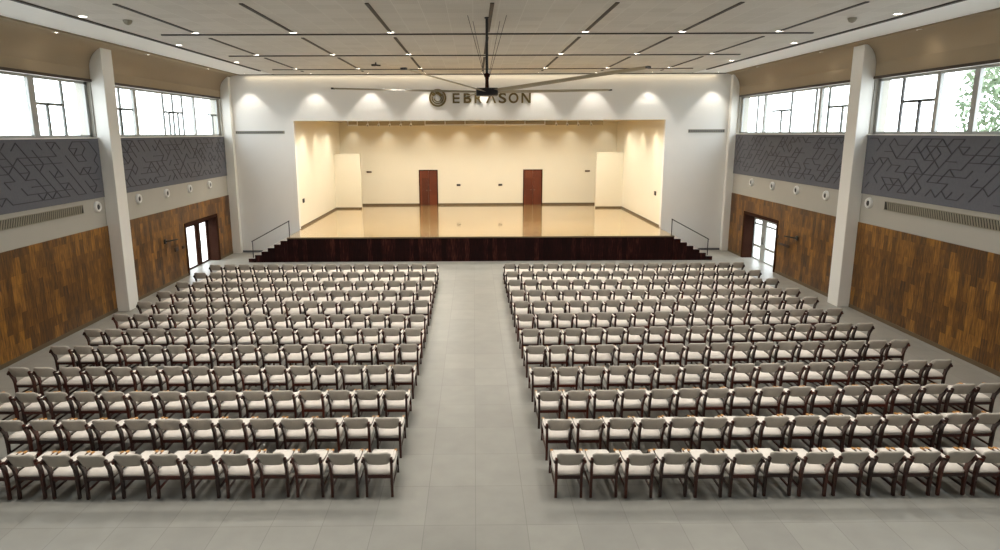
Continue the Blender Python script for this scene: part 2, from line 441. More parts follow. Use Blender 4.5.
# mullions: (y, width), sashes: (y0, y1, split y)
WSPEC = {
 ('left', 3): dict(mull=[(26.0, .22), (31.45, .14)], thin=[25.0, 28.45, 29.35, 30.3], sash=[(24.0, 25.85, 24.95), (28.45, 29.35, 28.95), (29.35, 30.3, 29.8), (33.1, 34.3, 33.7)]),
 ('left', 2): dict(mull=[(20.0, .28), (16.0, .2)], thin=[21.55], sash=[(20.2, 21.55, 20.75)]),
 ('right', 3): dict(mull=[(31.65, .14), (26.6, .20)], thin=[32.55, 29.1, 27.05, 26.05], sash=[(29.15, 30.95, 30.0), (24.3, 26.0, 25.05)]),
 ('right', 2): dict(mull=[(19.9, .16), (18.4, .20), (15.0, .2)], thin=[21.62], sash=[(19.95, 21.6, 20.75)]),
}
wn = 0
for side in ('left', 'right'):
    segs, X, e = WIN[side]
    for k, (y0, y1) in enumerate(segs):
        k += 1
        if k < 2: spec = dict(mull=[(y0 + (y1 - y0) / 2, .2)], thin=[], sash=[])
        else: spec = WSPEC[(side, k)]
        wn += 1
        xc = X - e * 0.16
        which = {0: 'behind the camera', 1: 'beside the camera', 2: 'between camera and column', 3: 'between column and stage wall'}[k]
        w = empty('window_%d' % wn, (0, 0, 0), label='bright high window strip on the %s wall %s' % (side, which), cat='window', kind='structure')
        f = MB()
        bar_y(f, xc, y0 + .07, .14, WZ0, WZ1); bar_y(f, xc, y1 - .07, .14, WZ0, WZ1)
        bar_z(f, xc, y0, y1, WZ0 + .04, .08); bar_z(f, xc, y0, y1, WZ1 - .04, .08)
        for (y, wd) in spec['mull']: bar_y(f, xc, y, wd, WZ0, WZ1, .10)
        f.build('window_frame', M['frame'], w)
        if spec['thin'] or spec['sash']:
            s_ = MB()
            for y in spec['thin']: bar_y(s_, xc - e * .03, y, .10, WZ0, WZ1, .05)
            for (a, b, c) in spec['sash']:
                bar_z(s_, xc - e * .03, a, b, 6.88, .08, .05); bar_y(s_, xc - e * .03, c, .10, WZ0, 6.88, .05)
            s_.build('sash_bars', M['framedark'] if side == 'right' and k == 2 else M['sash'], w)
        MB().box(xc - .006, xc + .006, y0 + .1, y1 - .1, WZ0 + .05, WZ1 - .05).build('window_pane', M['glass'], w)

# ------------------------------------------------------------------ side doors (recessed, glazed pairs)
def side_door(side, n):
    segs, X, e = WIN[side]
    d = empty('door_%d' % n, (0, 0, 0), label='glazed double side door in a brown frame on the %s wall' % side, cat='door', kind='structure')
    xd = X - e * 0.45
    j = MB(); xa, xb = min(X + e * .04, X - e * .5), max(X + e * .04, X - e * .5)
    t = .05
    j.box(xa, xb, DOOR_Y0, DOOR_Y0 + t, 0, DOOR_Z); j.box(xa, xb, DOOR_Y1 - t, DOOR_Y1, 0, DOOR_Z); j.box(xa, xb, DOOR_Y0, DOOR_Y1, DOOR_Z - t, DOOR_Z)
    xa, xb = min(X + e * .03, X + e * .06), max(X + e * .03, X + e * .06)
    j.box(xa, xb, DOOR_Y0 - .12, DOOR_Y0, 0, DOOR_Z + .1); j.box(xa, xb, DOOR_Y1, DOOR_Y1 + .12, 0, DOOR_Z + .1); j.box(xa, xb, DOOR_Y0, DOOR_Y1, DOOR_Z, DOOR_Z + .1)
    j.build('door_frame', M['jamb'], d)
    mid = 31.35
    for (a, b, g0, g1) in ((DOOR_Y0 + t, mid, 30.1, 31.12), (mid, DOOR_Y1 - t, 31.6, 32.42)):
        lf = MB()
        lf.box(xd - .03, xd + .03, a, g0, 0, DOOR_Z - t); lf.box(xd - .03, xd + .03, g1, b, 0, DOOR_Z - t)
        lf.box(xd - .03, xd + .03, g0, g1, 0, .06); lf.box(xd - .03, xd + .03, g0, g1, 1.9, DOOR_Z - t)
        if side == 'right':
            lf.box(xd - .02, xd + .02, g0, g1, .60, .72); lf.box(xd - .02, xd + .02, g0, g1, 1.66, 1.74)
        leaf = lf.build('door_leaf', M['jamb'] if side == 'left' else M['frame'], d)
        MB().box(xd - .005, xd + .005, g0 - .01, g1 + .01, .05, 1.91).build('glass_pane', M['glass'], leaf)
        hy = mid - .1 if b == mid else mid + .1
        MB().tube([(xd + e * .03, hy, .85), (xd + e * .09, hy, .85), (xd + e * .09, hy, 1.15), (xd + e * .03, hy, 1.15)], .012, 6).build('door_handle', M['steel'], leaf)
side_door('left', 3); side_door('right', 4)

# ------------------------------------------------------------------ stage wall with the opening
w = MB()
w.box(LX - .5, PL, FY, FY + .3, 0, CH + .6); w.box(PR, RX + .5, FY, FY + .3, 0, CH + .6); w.box(PL, PR, FY, FY + .3, PT, CH + .6)
struct('wall_front', w, M['white'], label='white end wall around the stage opening', cat='wall')
struct('wall_back', MB().box(LX - .5, RX + .5, BY - .3, BY, 0, CH + .6), M['white'], label='plain end wall behind the camera', cat='wall')
struct('baseboard_front', MB().box(LX + .45, SL - .02, FY - .03, FY, 0, .1).box(SR + .02, RX - .37, FY - .03, FY, 0, .1), M['framedark'], label='dark baseboard at the foot of the stage wall', cat='baseboard')
struct('wall_stage_back', MB().box(PL - .3, PR + .3, SB, SB + .3, 0, 8.0), M['stagewall'], label='cream rear wall of the stage', cat='wall')
struct('wall_stage_left', MB().box(PL - .3, PL, FY + .3, SB, 0, 8.0), M['stagewall'], label='cream left wing wall of the stage', cat='wall')
struct('wall_stage_right', MB().box(PR, PR + .3, FY + .3, SB, 0, 8.0), M['stagewall'], label='cream right wing wall of the stage', cat='wall')
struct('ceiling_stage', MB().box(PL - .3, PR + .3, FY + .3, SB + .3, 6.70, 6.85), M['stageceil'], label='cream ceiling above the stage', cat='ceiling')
struct('baseboard_stage', MB().box(PL, PR, SB - .03, SB, ST, ST + .12).box(PL, PL + .03, FY + .3, SB, ST, ST + .1).box(PR - .03, PR, FY + .3, SB, ST, ST + .1), M['base'], label='dark baseboard round the stage', cat='baseboard')

# ------------------------------------------------------------------ stage, stairs, handrails
sg = empty('stage', (CX0, SY, 0), label='raised stage with polished wood floor and dark front', cat='stage')
def B(mb, name, mats, par):
    o = mb.build(name, mats); o.parent = par; o.matrix_parent_inverse = Matrix.Translation(-par.location) ; return o
B(MB().box(SL, SR, SY, SB - .021, ST - .05, ST), 'stage_floor', M['stagefloor'], sg)
B(MB().box(SL, SR, SY + .02, SY + .08, 0, ST - .05).box(SL, SL + .05, SY + .08, FY, 0, ST - .05).box(SR - .05, SR, SY + .08, FY, 0, ST - .05), 'front_panel', M['skirt'], sg)
B(MB().box(SL, SR, SY - .015, SY + .02, ST - .06, ST + .004), 'edge_nosing', M['base'], sg)
def stairs(s, x_top, x_bot, label):
    st = empty('stage_stairs', ((x_top + x_bot) / 2, (SY + FY) / 2, 0), label=label, cat='stairs')
    n = 6; run = abs(x_bot - x_top) / n; rise = ST / (n + 1)
    for k in range(n):
        x0 = x_top + s * run * k; x1 = x0 + s * run; z = ST - rise * (k + 1)
        a, b = min(x0, x1), max(x0, x1)
        stp = B(MB().box(a, b, SY + .06, FY - .04, 0, z - .03).box(a, b, SY, SY + .06, 0, z + .01), 'step', M['skirt'], st)
        tr = MB().box(a + (0 if s > 0 else -.02), b + (.02 if s > 0 else 0), SY + .061, FY - .04, z - .03, z).build('tread', M['tread']); tr.parent = stp
    return st
def rail(s, x_top, x_bot, label):
    r = empty('handrail', (x_bot, SY + .35, 0), label=label, cat='handrail')
    y = SY + .33; n = 6; rise = ST / 7
    xt, xb = x_top - s * .05, x_bot - s * .13
    B(MB().tube([(xb, y, rise), (xb, y, rise + .78)], .022, 8), 'post', M['steel'], r)
    B(MB().tube([(xt, y, ST), (xt, y, ST + .76)], .022, 8), 'post', M['steel'], r)
    B(MB().tube([(xb + s * .04, y, rise + .78), (xt - s * .03, y, ST + .76)], .022, 8), 'rail', M['steel'], r)
stairs(-1, SL, -10.72, 'dark stage stairs with pale treads, left end of the stage')
stairs(1, SR, 11.36, 'dark stage stairs with pale treads, right end of the stage')
rail(-1, SL, -10.72, 'thin dark metal handrail on the left stage stairs')
rail(1, SR, 11.36, 'thin dark metal handrail on the right stage stairs')
def flat(x0, x1, yf, label):
    r = empty('partition', ((x0 + x1) / 2, yf, ST), label=label, cat='partition')
    B(MB().box(x0, x1, yf, yf + .25, ST, 4.72), 'panel', M['stagewall'], r)
    B(MB().box(x0, x1, yf - .02, yf, ST, ST + .1), 'baseboard', M['base'], r)
flat(PL + .001, -7.28, 44.25, 'cream part height wing partition at the left back of the stage')
flat(7.88, PR - .001, 44.1, 'cream part height wing partition at the right back of the stage')
struct('floor_stage_edges', MB().box(PL, SL - .001, FY, SB - .03, ST - .05, ST).box(SR + .001, PR, FY, SB - .03, ST - .05, ST), M['stagefloor'], label='wood floor edges of the stage along the wing walls', cat='floor')
# doors in the rear wall
for n, (a, b) in ((1, (-3.70, -2.43)), (2, (3.34, 4.64))):
    d = empty('door_%d' % n, ((a + b) / 2, SB, ST), label='reddish brown double door in the stage rear wall, %s' % ('left one' if n == 1 else 'right one'), cat='door', kind='structure')
    m_ = (a + b) / 2
    B(MB().box(a, a + .06, SB - .06, SB, ST, 3.56).box(b - .06, b, SB - .06, SB, ST, 3.56).box(a, b, SB - .06, SB, 3.50, 3.56), 'door_frame', M['jamb'], d)
    for (p, q, hx) in ((a + .06, m_ - .005, m_ - .06), (m_ + .005, b - .06, m_ + .06)):
        lf = MB().box(p, q, SB - .045, SB, ST + .01, 3.50)
        for (z0, z1) in ((1.4, 2.2), (2.4, 3.3)):
            lf.box(p + .09, q - .09, SB - .055, SB - .04, z0, z1)
        l_ = B(lf, 'door_leaf', M['doorwood'], d)
        h = MB().tube([(hx, SB - .05, 2.2), (hx, SB - .10, 2.2), (hx + (-.1 if hx < m_ else .1), SB - .10, 2.2)], .014, 6).build('door_handle', M['grille']); h.parent = l_
for x, lab in ((-1.03, 'small black socket box on the stage rear wall, right of the left door'), (1.78 + .02, 'small black socket box on the stage rear wall, left of the right door')):
    tag(MB().bevbox(x - .13, x + .13, SB - .05, SB, 2.47, 2.60, .01, 1).build('socket_box', M['black']), lab, 'socket', 'socket boxes on the stage rear wall')
for x, lab in ((-7.05, 'narrow dark wall box beside the left stage partition'), (7.68, 'narrow dark wall box beside the right stage partition')):
    tag(MB().bevbox(x - .17, x + .17, SB - .06, SB, 3.38, 3.5, .01, 1).build('wall_box', M['base']), lab, 'wall box', 'dark boxes on the stage rear wall')
for (x, y, z, s, lab) in ((PL, 35.8, 2.55, 1, 'small black switch on the left stage wing wall'), (PR, 36.0, 2.83, -1, 'small black switch on the right stage wing wall')):
    tag(MB().bevbox(min(x, x + s * .04), max(x, x + s * .04), y - .17, y + .17, z - .11, z + .11, .01, 1).build('wall_switch', M['black']), lab, 'switch', 'switches on the wing walls')

# ------------------------------------------------------------------ ceiling
OLx, ORx, ILx, IRx = -11.49, 12.43, -9.79, 10.78
c = MB().box(LX - .5, RX + .5, BY - .3, FY + .3, CH + .2, CH + .4)
struct('ceiling', c, M['slot'], label='dark void above the hall ceiling panels', cat='ceiling')
sl = .10
LAT = [20.85 - 5.57 * k for k in range(5, -3, -1)]       # lateral slots
LAT = sorted(LAT)
b = MB()
b.box(OLx + .05, ILx - .05, BY, FY - .05, CH, CH + .2).box(IRx + .05, ORx - .05, BY, FY - .05, CH, CH + .2)
struct('trim_1', b, M['border'], label='smooth white border strips along both sides of the ceiling', cat='ceiling border')
xs = [CX0 + 2.79 * i for i in range(-4, 5)]
XLs, XRs = -9.05, 9.95                                    # cross tracks end here
field0, field1 = ILx + .05, IRx - .05
struct('ceiling_panels', MB().box(field0, field1, BY, FY - .05, CH, CH + .2), M['ceil'], label='perforated off white ceiling panels', cat='ceiling')
tk_ = MB()
ys_edges = [BY] + LAT + [FY - .05]
TH = .032
for y in LAT:
    if y < FY - 1: tk_.box(XLs, XRs, y - .05, y + .05, CH - TH, CH + .01)
for k in range(len(ys_edges) - 1):
    ya, yb = ys_edges[k], ys_edges[k + 1]
    s0, s1 = ya + (.75 if k > 0 else 0), yb - (.42 if k < len(ys_edges) - 2 else 1.6)
    for x in [q for q in xs if XLs + .3 < q < XRs - .3]:
        tk_.box(x - .045, x + .045, s0, s1, CH - .02, CH + .01)
tk_.box(ILx - .05, ILx + .05, BY, FY - 2.2, CH - .035, CH + .01); tk_.box(IRx - .05, IRx + .05, BY, FY - 2.2, CH - .035, CH + .01)
tk_.box(OLx, ORx, FY - .10, FY, CH - .035, CH + .01)
struct('trim_2', tk_, M['slot'], label='dark linear tracks dividing the ceiling into panels', cat='ceiling track')
# ------------------------------------------------------------------ lights
def spot(name, loc, power, angle, blend, col, aim=None, size=.05, par=None):
    l = bpy.data.lights.new(name, 'SPOT'); l.energy = power; l.spot_size = radians(angle); l.spot_blend = blend
    l.color = col; l.shadow_soft_size = size
    o = bpy.data.objects.new(name, l); COL.objects.link(o); o.location = loc
    if aim: o.rotation_euler = Vector(aim).to_track_quat('-Z', 'Y').to_euler()
    return o
WARM = (1.0, 0.86, 0.68); NEUT = (1.0, 0.935, 0.84)
def make_downlight(z=CH):
    r = empty('downlight', (0, 0, 0))
    MB().disc((0, 0, -.006), 2, .13, 20, .012, 0, .09).build('trim_ring', M['trimw'], r)
    MB().disc((0, 0, -.003), 2, .09, 20, .006).build('diffuser', M['lamp'], r)
    return r
proto = make_downlight(); first = [True]
def downlight(x, y, z, label, group):
    if first[0]: o = proto; first[0] = False
    else: o = copy_tree(proto)
    o.location = (x, y, z - .001); tag(o, label, 'downlight', group); return o
ORD = ['first', 'second', 'third', 'fourth', 'fifth', 'sixth', 'seventh', 'eighth', 'ninth', 'tenth', 'eleventh', 'twelfth', 'thirteenth', 'fourteenth', 'fifteenth', 'sixteenth', 'seventeenth']
MAINP = 520
for r, y in enumerate([c_ - .35 for c_ in LAT]):
    if y > 34 or y < 8: continue
    for i in range(-3, 4):
        x = CX0 + 2.79 * i
        if i == 0: continue
        vis = y > 15.5
        if vis:
            k = round((31.6 - y) / 5.57)
            downlight(x, y, CH, 'ceiling downlight, %s cross slot from the stage, %s from the left' % (ORD[k], ORD[(i + 3) if i < 0 else i + 2]), 'downlights at the ceiling slots')
        spot('hall_spot', (x, y, CH - .03), MAINP, 130, .8, NEUT, size=.12)
for k, y in enumerate((28.7, 23.2, 17.65)):
    downlight(ILx + .25, y, CH, 'ceiling downlight by the left inner slot, %s from the stage' % ORD[k], 'downlights along the ceiling border')
    downlight(IRx - .30, y, CH, 'ceiling downlight by the right inner slot, %s from the stage' % ORD[k], 'downlights along the ceiling border')
for k, y in enumerate((31.2, 25.6, 20.1)):
    downlight(LX + .66, y, CH - .03, 'small downlight in the shade-tinted left cove, %s from the stage' % ORD[k], 'downlights in the side coves')
    downlight(RX - .44, y, CH - .03, 'small downlight in the shade-tinted right cove, %s from the stage' % ORD[k], 'downlights in the side coves')
for k, y in enumerate((31.2, 25.6, 20.1, 14.5, 8.9)):
    for x in (LX + .66, RX - .44):
        spot('cove_spot', (x, y, 8.62), 9, 165, 1.0, WARM)
# wall washers in front of the stage wall
for k, x in enumerate([-11.02] + [CX0 + 2.75 * i for i in range(-3, 4)] + [11.85]):
    if k in (4,): pass
    dw = downlight(x, FY - .62, CH, 'downlight washing the stage wall, %s from the left' % ORD[k], 'downlights washing the stage wall')
    dw.scale = (.55, .55, 1)
    spot('wall_washer', (x, FY - .62, CH - .03), 165, 76, .4, (1.0, .93, .82), size=.03)
# warm strip light in the gap along the stage wall
def strip_light():
    o = area('cornice_strip', (CX0, FY - .16, CH - .05), 23.2, .05, 34, (1.0, .80, .52), (0, .25, -1))
# stage lights
for k, x in enumerate((-8.0, -5.75, -3.25, -.9, 1.4, 4.1, 6.5, 8.8)):
    spot('stage_back_spot', (x, SB - .50, 6.66), 55, 88, .9, (1.0, .90, .72), size=.06)
for k, y in enumerate((36.4, 39.3, 42.6)):
    spot('stage_side_spot', (PL + .55, y, 6.62), 110, 88, .7, (1.0, .90, .68), size=.04)
    spot('stage_side_spot', (PR - .55, y, 6.62), 110, 88, .7, (1.0, .90, .68), size=.04)
def area(name, loc, sx, sy, power, col, aim):
    l = bpy.data.lights.new(name, 'AREA'); l.shape = 'RECTANGLE'; l.size = sx; l.size_y = sy; l.energy = power; l.color = col
    o = bpy.data.objects.new(name, l); COL.objects.link(o); o.location = loc
    o.rotation_euler = Vector(aim).to_track_quat('-Z', 'Y').to_euler(); return o
strip_light()
for x in (-6.2, -2.0, 2.6, 6.8):
    for y in (35.5, 41.5):
        spot('stage_fill', (x, y, 6.64), 660, 172, .5, (1.0, .95, .81), size=.25)  # unseen fill lamps, added to brighten the stage and truss

# ------------------------------------------------------------------ lighting truss over the stage
tr = empty('lighting_truss', (CX0, 38.0, 6.4), label='white lighting truss hanging under the stage opening head', cat='lighting truss')
t = MB().tube([(-6.9, 38, 6.66), (7.1, 38, 6.66)], .03, 8)
B(t, 'top_rail', M['trimw'], tr)
B(MB().box(-6.9, 7.1, 38.1, 38.13, 6.40, 6.68), 'backing_board', M['olive'], tr)
t = MB()
def rect(x0, x1):
    t.tube([(x0, 37.95, 6.42), (x1, 37.95, 6.42)], .034, 6); 
    for x in (x0, x1): t.tube([(x, 38, 6.38), (x, 38, 6.66)], .028, 6)
rect(-6.84, -6.33)
xx = -2.64
while xx < 3.8: rect(xx, xx + 1.09); xx += 1.09
B(t, 'lower_frames', M['trimw'], tr)
for x in (-6.0, 0, 6.6):
    B(MB().tube([(x, 38, 6.66), (x, 38, 6.70)], .02, 6), 'hanger', M['trimw'], tr)
def stage_lamp(x, label, g='small lamps on the stage truss'):
    r = empty('stage_lamp', (x, 37.96, 6.5), label=label, cat='stage lamp', group=g)
    m_ = MB().tube([(0, -.02, 0), (0, -.16, -.09)], [.05, .07], 10); m_.build('housing', M['trimw'], r)
    MB().tube([(0, 0, .14), (0, 0, .0)], .012, 6).build('bracket', M['trimw'], r)
    MB().disc((0, -.165, -.093), 1, .045, 12, .006).build('lens', M['grille'], r)
for k, x in enumerate((-5.75, -5.15, -4.55, -3.95, -3.4)): stage_lamp(x, 'small pale lamp on the stage truss, left group, %s from the left' % ORD[k])
for k, x in enumerate((4.5, 5.1, 5.7, 6.4)): stage_lamp(x, 'small pale lamp on the stage truss, right group, %s from the left' % ORD[k])

# ------------------------------------------------------------------ sign
sign = empty('wall_sign', (.5, FY - .02, 7.66), label='bronze lettering EBRASON with round swirl emblem above the stage opening', cat='sign')
def text_mesh(ch, x0, x1, z0, z1, name='letter'):
    cu = bpy.data.curves.new('t', 'FONT'); cu.body = ch; cu.size = 1; cu.extrude = .03; cu.offset = .022
    ob = bpy.data.objects.new('t', cu); COL.objects.link(ob)
    dg = bpy.context.evaluated_depsgraph_get(); me = bpy.data.meshes.new_from_object(ob.evaluated_get(dg))
    bpy.data.objects.remove(ob)
    xs_ = [v.co.x for v in me.vertices]; ys_ = [v.co.y for v in me.vertices]
    ax, bx, ay, by = min(xs_), max(xs_), min(ys_), max(ys_)
    for v in me.vertices:
        v.co = Vector((x0 + (v.co.x - ax) / (bx - ax) * (x1 - x0), FY - .05 + v.co.z * -1, z0 + (v.co.y - ay) / (by - ay) * (z1 - z0)))
    me.materials.clear(); me.materials.append(M['bronze'])
    o = bpy.data.objects.new(name, me); COL.objects.link(o); o.parent = sign; o.matrix_parent_inverse = Matrix.Translation(-sign.location)
    return o
def poly_letter(polys):
    mb = MB()
    for p in polys: mb.prism(p, 1, FY - .07, FY - .02)
    B(mb, 'letter', M['bronze'], sign)
z0, z1, tk = 7.43, 7.91, .085
def E_(x0, x1):
    zm = (z0 + z1) / 2
    poly_letter([[(x0, z0), (x0 + tk, z0), (x0 + tk, z1), (x0, z1)]] + [[(x0 + tk, z), (x1, z), (x1, z + tk), (x0 + tk, z + tk)] for z in (z0, zm - tk / 2, z1 - tk)])
E_(-1.02, -.68)
text_mesh('B', -.48, -.10, z0, z1)
text_mesh('R', .07, .43, z0, z1)
poly_letter([[(.62, z0), (.72, z0), (.90, z1 - .08), (.90, z1), (.84, z1)], [(1.13, z0), (1.03, z0), (.90, z1 - .12), (.90, z1), (.92, z1)]])
text_mesh('S', 1.25, 1.63, z0 - .01, z1 + .01)
text_mesh('O', 1.75, 2.23, z0 - .01, z1 + .01)
poly_letter([[(2.38, z0), (2.38 + tk, z0), (2.38 + tk, z1), (2.38, z1)], [(2.84 - tk, z0), (2.84, z0), (2.84, z1), (2.84 - tk, z1)],
             [(2.38, z1), (2.38 + .11, z1), (2.84, z0), (2.84 - .11, z0)]])
em = MB()
def arc(r1, r2, a0, a1, n=28):
    P = [(-1.76 + r1 * cos(a0 + (a1 - a0) * k / n), 7.69 + r1 * sin(a0 + (a1 - a0) * k / n)) for k in range(n + 1)]
    Q = [(-1.76 + r2 * cos(a0 + (a1 - a0) * k / n), 7.69 + r2 * sin(a0 + (a1 - a0) * k / n)) for k in range(n + 1)]
    for k in range(n):
        em.prism([P[k], P[k + 1], Q[k + 1], Q[k]], 1, FY - .07, FY - .02)
arc(.43, .345, 0, 2 * pi, 48)
arc(.30, .245, radians(165), radians(400))
arc(.20, .15, radians(190), radians(375))
em.prism([(-1.90, 8.0), (-1.78, 8.02), (-1.62, 7.93), (-1.55, 7.80), (-1.63, 7.72), (-1.72, 7.82), (-1.84, 7.88)], 1, FY - .07, FY - .02)
em.prism([(-2.06, 7.86), (-1.96, 7.96), (-1.84, 7.88), (-1.90, 7.80), (-1.99, 7.76)], 1, FY - .07, FY - .02)
B(em, 'emblem', M['bronze'], sign)

# ------------------------------------------------------------------ vents on the stage wall and the side walls, nozzles
def vent_front(x0, x1, z0, z1, label):
    r = empty('air_vent', ((x0 + x1) / 2, FY, z0), label=label, cat='vent')
    B(MB().box(x0, x1, FY - .02, FY, z0, z1), 'vent_frame', M['grille'], r)
    s_ = MB(); n = int((x1 - x0) / .09)
    for k in range(n): s_.box(x0 + .03 + k * .09, x0 + .08 + k * .09, FY - .03, FY - .015, z0 + .02, z1 - .02)
    B(s_, 'slats', M['framedark'], r)
vent_front(-11.85, -9.42, 5.99, 6.13, 'long narrow grey air vent on the stage wall, left of the opening')
vent_front(10.75, 12.58, 5.96, 6.12, 'long narrow grey air vent on the stage wall, right of the opening')
def vent_side(X, e, y0, y1, label):
    z0, z1 = 3.56, 3.80
    r = empty('air_grille', (X, (y0 + y1) / 2, z0), label=label, cat='vent')
    B(MB().box(min(X, X + e * .015), max(X, X + e * .015), y0, y1, z0, z1), 'grille_backing', M['grilledark'], r)
    s_ = MB(); n = int((y1 - y0 - .1) / .10)
    for k in range(n):
        ya = y0 + k * .10
        s_.add([(X + e * .03, ya, z0), (X + e * .03, ya + .05, z0), (X + e * .03, ya + .14, z1), (X + e * .03, ya + .09, z1),
                (X + e * .012, ya, z0), (X + e * .012, ya + .05, z0), (X + e * .012, ya + .14, z1), (X + e * .012, ya + .09, z1)],
               [(0, 1, 2, 3), (7, 6, 5, 4), (0, 4, 5, 1), (1, 5, 6, 2), (2, 6, 7, 3), (3, 7, 4, 0)])
    s_.box(min(X, X + e * .03), max(X, X + e * .03), y0, y1, z0 - .02, z0); s_.box(min(X, X + e * .03), max(X, X + e * .03), y0, y1, z1, z1 + .02)
    B(s_, 'slats', M['grille'], r)
vent_side(LX, 1, 12.5, 21.6, 'long slatted air grille on the left wall band')
vent_side(RX, -1, 12.5, 21.55, 'long slatted air grille on the right wall band')
def nozzle(X, e, y, label):
    r = empty('air_nozzle', (X, y, 3.67), label=label, cat='air nozzle', group='round air nozzles on the side walls')
    m_ = MB(); 
    prof = [(.0, .175), (.05, .175), (.085, .155), (.09, .125), (.05, .095), (.0, .09)]
    seg = 20; vs = []; fs = []
    for (h, q) in prof:
        vs += [(e * h, q * cos(2 * pi * k / seg), q * sin(2 * pi * k / seg)) for k in range(seg)]
    for a_ in range(len(prof) - 1):
        for k in range(seg):
            fs.append((a_ * seg + k, a_ * seg + (k + 1) % seg, (a_ + 1) * seg + (k + 1) % seg, (a_ + 1) * seg + k))
    m_.add(vs, fs, 0, True); m_.build('nozzle_ring', M['trimw'], r)
    MB().disc((e * .035, .0, -.01), 0, .085, 16, .06).build('nozzle_throat', M['black'], r)
for side, X, e in (('left', LX, 1), ('right', RX, -1)):
    for k, y in enumerate((32.08, 29.81, 27.55, 25.2, 22.4)):
        nozzle(X, e, y, 'round white air nozzle on the %s wall band, %s from the stage' % (side, ORD[k]))

# ------------------------------------------------------------------ small fittings on the wood panelling
def bracket(X, e, y, z, label):
    r = empty('wall_bracket', (X + e * .03, y, z), label=label, cat='wall bracket')
    MB().bevbox(min(0, e * .05), max(0, e * .05), -.09, .09, -.09, .09, .01, 1).build('mounting_plate', M['black'], r)
    MB().tube([(e * .04, 0, 0), (e * .16, .02, .01), (e * .18, .75, -.03)], .03, 8).build('arm', M['black'], r)
bracket(RX, -1, 27.1, 1.78, 'dark metal bracket on the right wood panelling near the side door')
bracket(LX, 1, 26.95, 1.80, 'dark metal bracket on the left wood panelling near the side door')
def plate(X, e, y0, y1, z0, z1, label, name='wall_plate', cat='wall plate', grp=None):
    tag(MB().bevbox(min(X + e * .03, X + e * .06), max(X + e * .03, X + e * .06), y0, y1, z0, z1, .008, 1).build(name, M['brownrail']), label, cat, grp)
plate(RX, -1, 27.7, 28.65, 1.27, 1.37, 'long dark wall plate below the bracket on the right panelling')
plate(RX, -1, 28.78, 28.98, 1.52, 1.66, 'small dark switch plate beside the right side door', 'switch_plate', 'switch')
plate(LX, 1, 27.75, 28.1, 1.24, 1.40, 'dark switch plate on the left panelling, farther from the door', 'switch_plate', 'switch')
plate(LX, 1, 28.48, 28.75, 1.24, 1.36, 'dark switch plate on the left panelling, nearer the door', 'switch_plate', 'switch')

# ceiling detectors and camera
for x, lab in ((-8.76, 'small grey dome detector under the left side of the ceiling'), (9.69, 'small grey dome detector under the right side of the ceiling')):
    m_ = MB().tube([(0, 0, 0), (0, 0, -.03), (0, 0, -.09), (0, 0, -.12)], [.11, .11, .08, .02], 16)
    o = m_.build('ceiling_detector', M['grille'], loc=(x, 18.27, CH)); tag(o, lab, 'detector', 'dome detectors under the ceiling')
cam_ = empty('ceiling_camera', (-3.98, 29.0, CH), label='small black camera hanging under the ceiling left of the fan', cat='camera')
MB().tube([(0, 0, 0), (0, 0, -.12)], .03, 8).build('mount', M['black'], cam_)
MB().bevbox(-.18, .0, -.06, .06, -.15, -.07, .02, 2).tube([(.0, 0, -.11), (.2, -.04, -.13)], [.035, .03], 10).build('camera_body', M['black'], cam_)

# ------------------------------------------------------------------ big ceiling fan
FC = Vector((.35, 18.0, 7.02))
fan = empty('ceiling_fan', FC, label='large five bladed ceiling fan hanging from a black rod', cat='ceiling fan')
MB().tube([(0, 0, CH - FC.z), (0, 0, .45)], .035, 12).tube([(0, 0, CH - FC.z - .03), (0, 0, CH - FC.z)], .06, 12).build('down_rod', M['black'], fan)
MB().tube([(0, 0, .46), (0, 0, .42), (0, 0, .36), (0, 0, .30)], [.05, .085, .05, .045], 12).tube([(0, 0, .32), (0, 0, .1)], [.04, .05], 12).build('motor', M['jamb'], fan)
MB().bevbox(-.28, .28, -.28, .28, -.10, .09, .03, 2).build('hub', M['black'], fan)
for (tx, ty, tz) in ((-3.70, 18.57, 7.155), (3.83, 19.7, 7.155), (3.67, 14.82, 7.33), (-1.39, 14.2, 7.26), (-.22, 22.05, 7.12)):
    T = Vector((tx, ty, tz)) - FC; d = T.normalized(); n_ = Vector((-d.y, d.x, 0)).normalized(); up = d.cross(n_)
    bl = MB(); st_ = []
    for k, (f_, wd) in enumerate(((.06, .09), (.12, .12), (.5, .105), (.95, .09), (1.0, .07))):
        p = T * f_
        a_ = n_ * wd * .96 - up * wd * .28
        st_.append([p + a_, p + up * .02, p - a_, p - up * .012])
    vs = [q for s4 in st_ for q in s4]
    fs = [(i * 4 + k, i * 4 + (k + 1) % 4, (i + 1) * 4 + (k + 1) % 4, (i + 1) * 4 + k) for i in range(4) for k in range(4)] + [(0, 1, 2, 3), (19, 18, 17, 16)]
    bl.add(vs, fs)
    b_ = bl.build('blade', M['fan'], fan)
    MB().box(-.03, .03, -.065, .065, -.022, .022).build('blade_tip', M['black'], b_).matrix_local = Matrix.Translation(T) @ Matrix(((d.x, n_.x, up.x, 0), (d.y, n_.y, up.y, 0), (d.z, n_.z, up.z, 0), (0, 0, 0, 1)))
for (wx, wy) in ((-.48, -.3), (.48, -.3), (-.35, .6), (.35, .6)):
    MB().tube([(wx, wy, CH - FC.z), (wx * .12, wy * .12, .36)], .006, 5).build('guy_wire', M['steel'], fan)

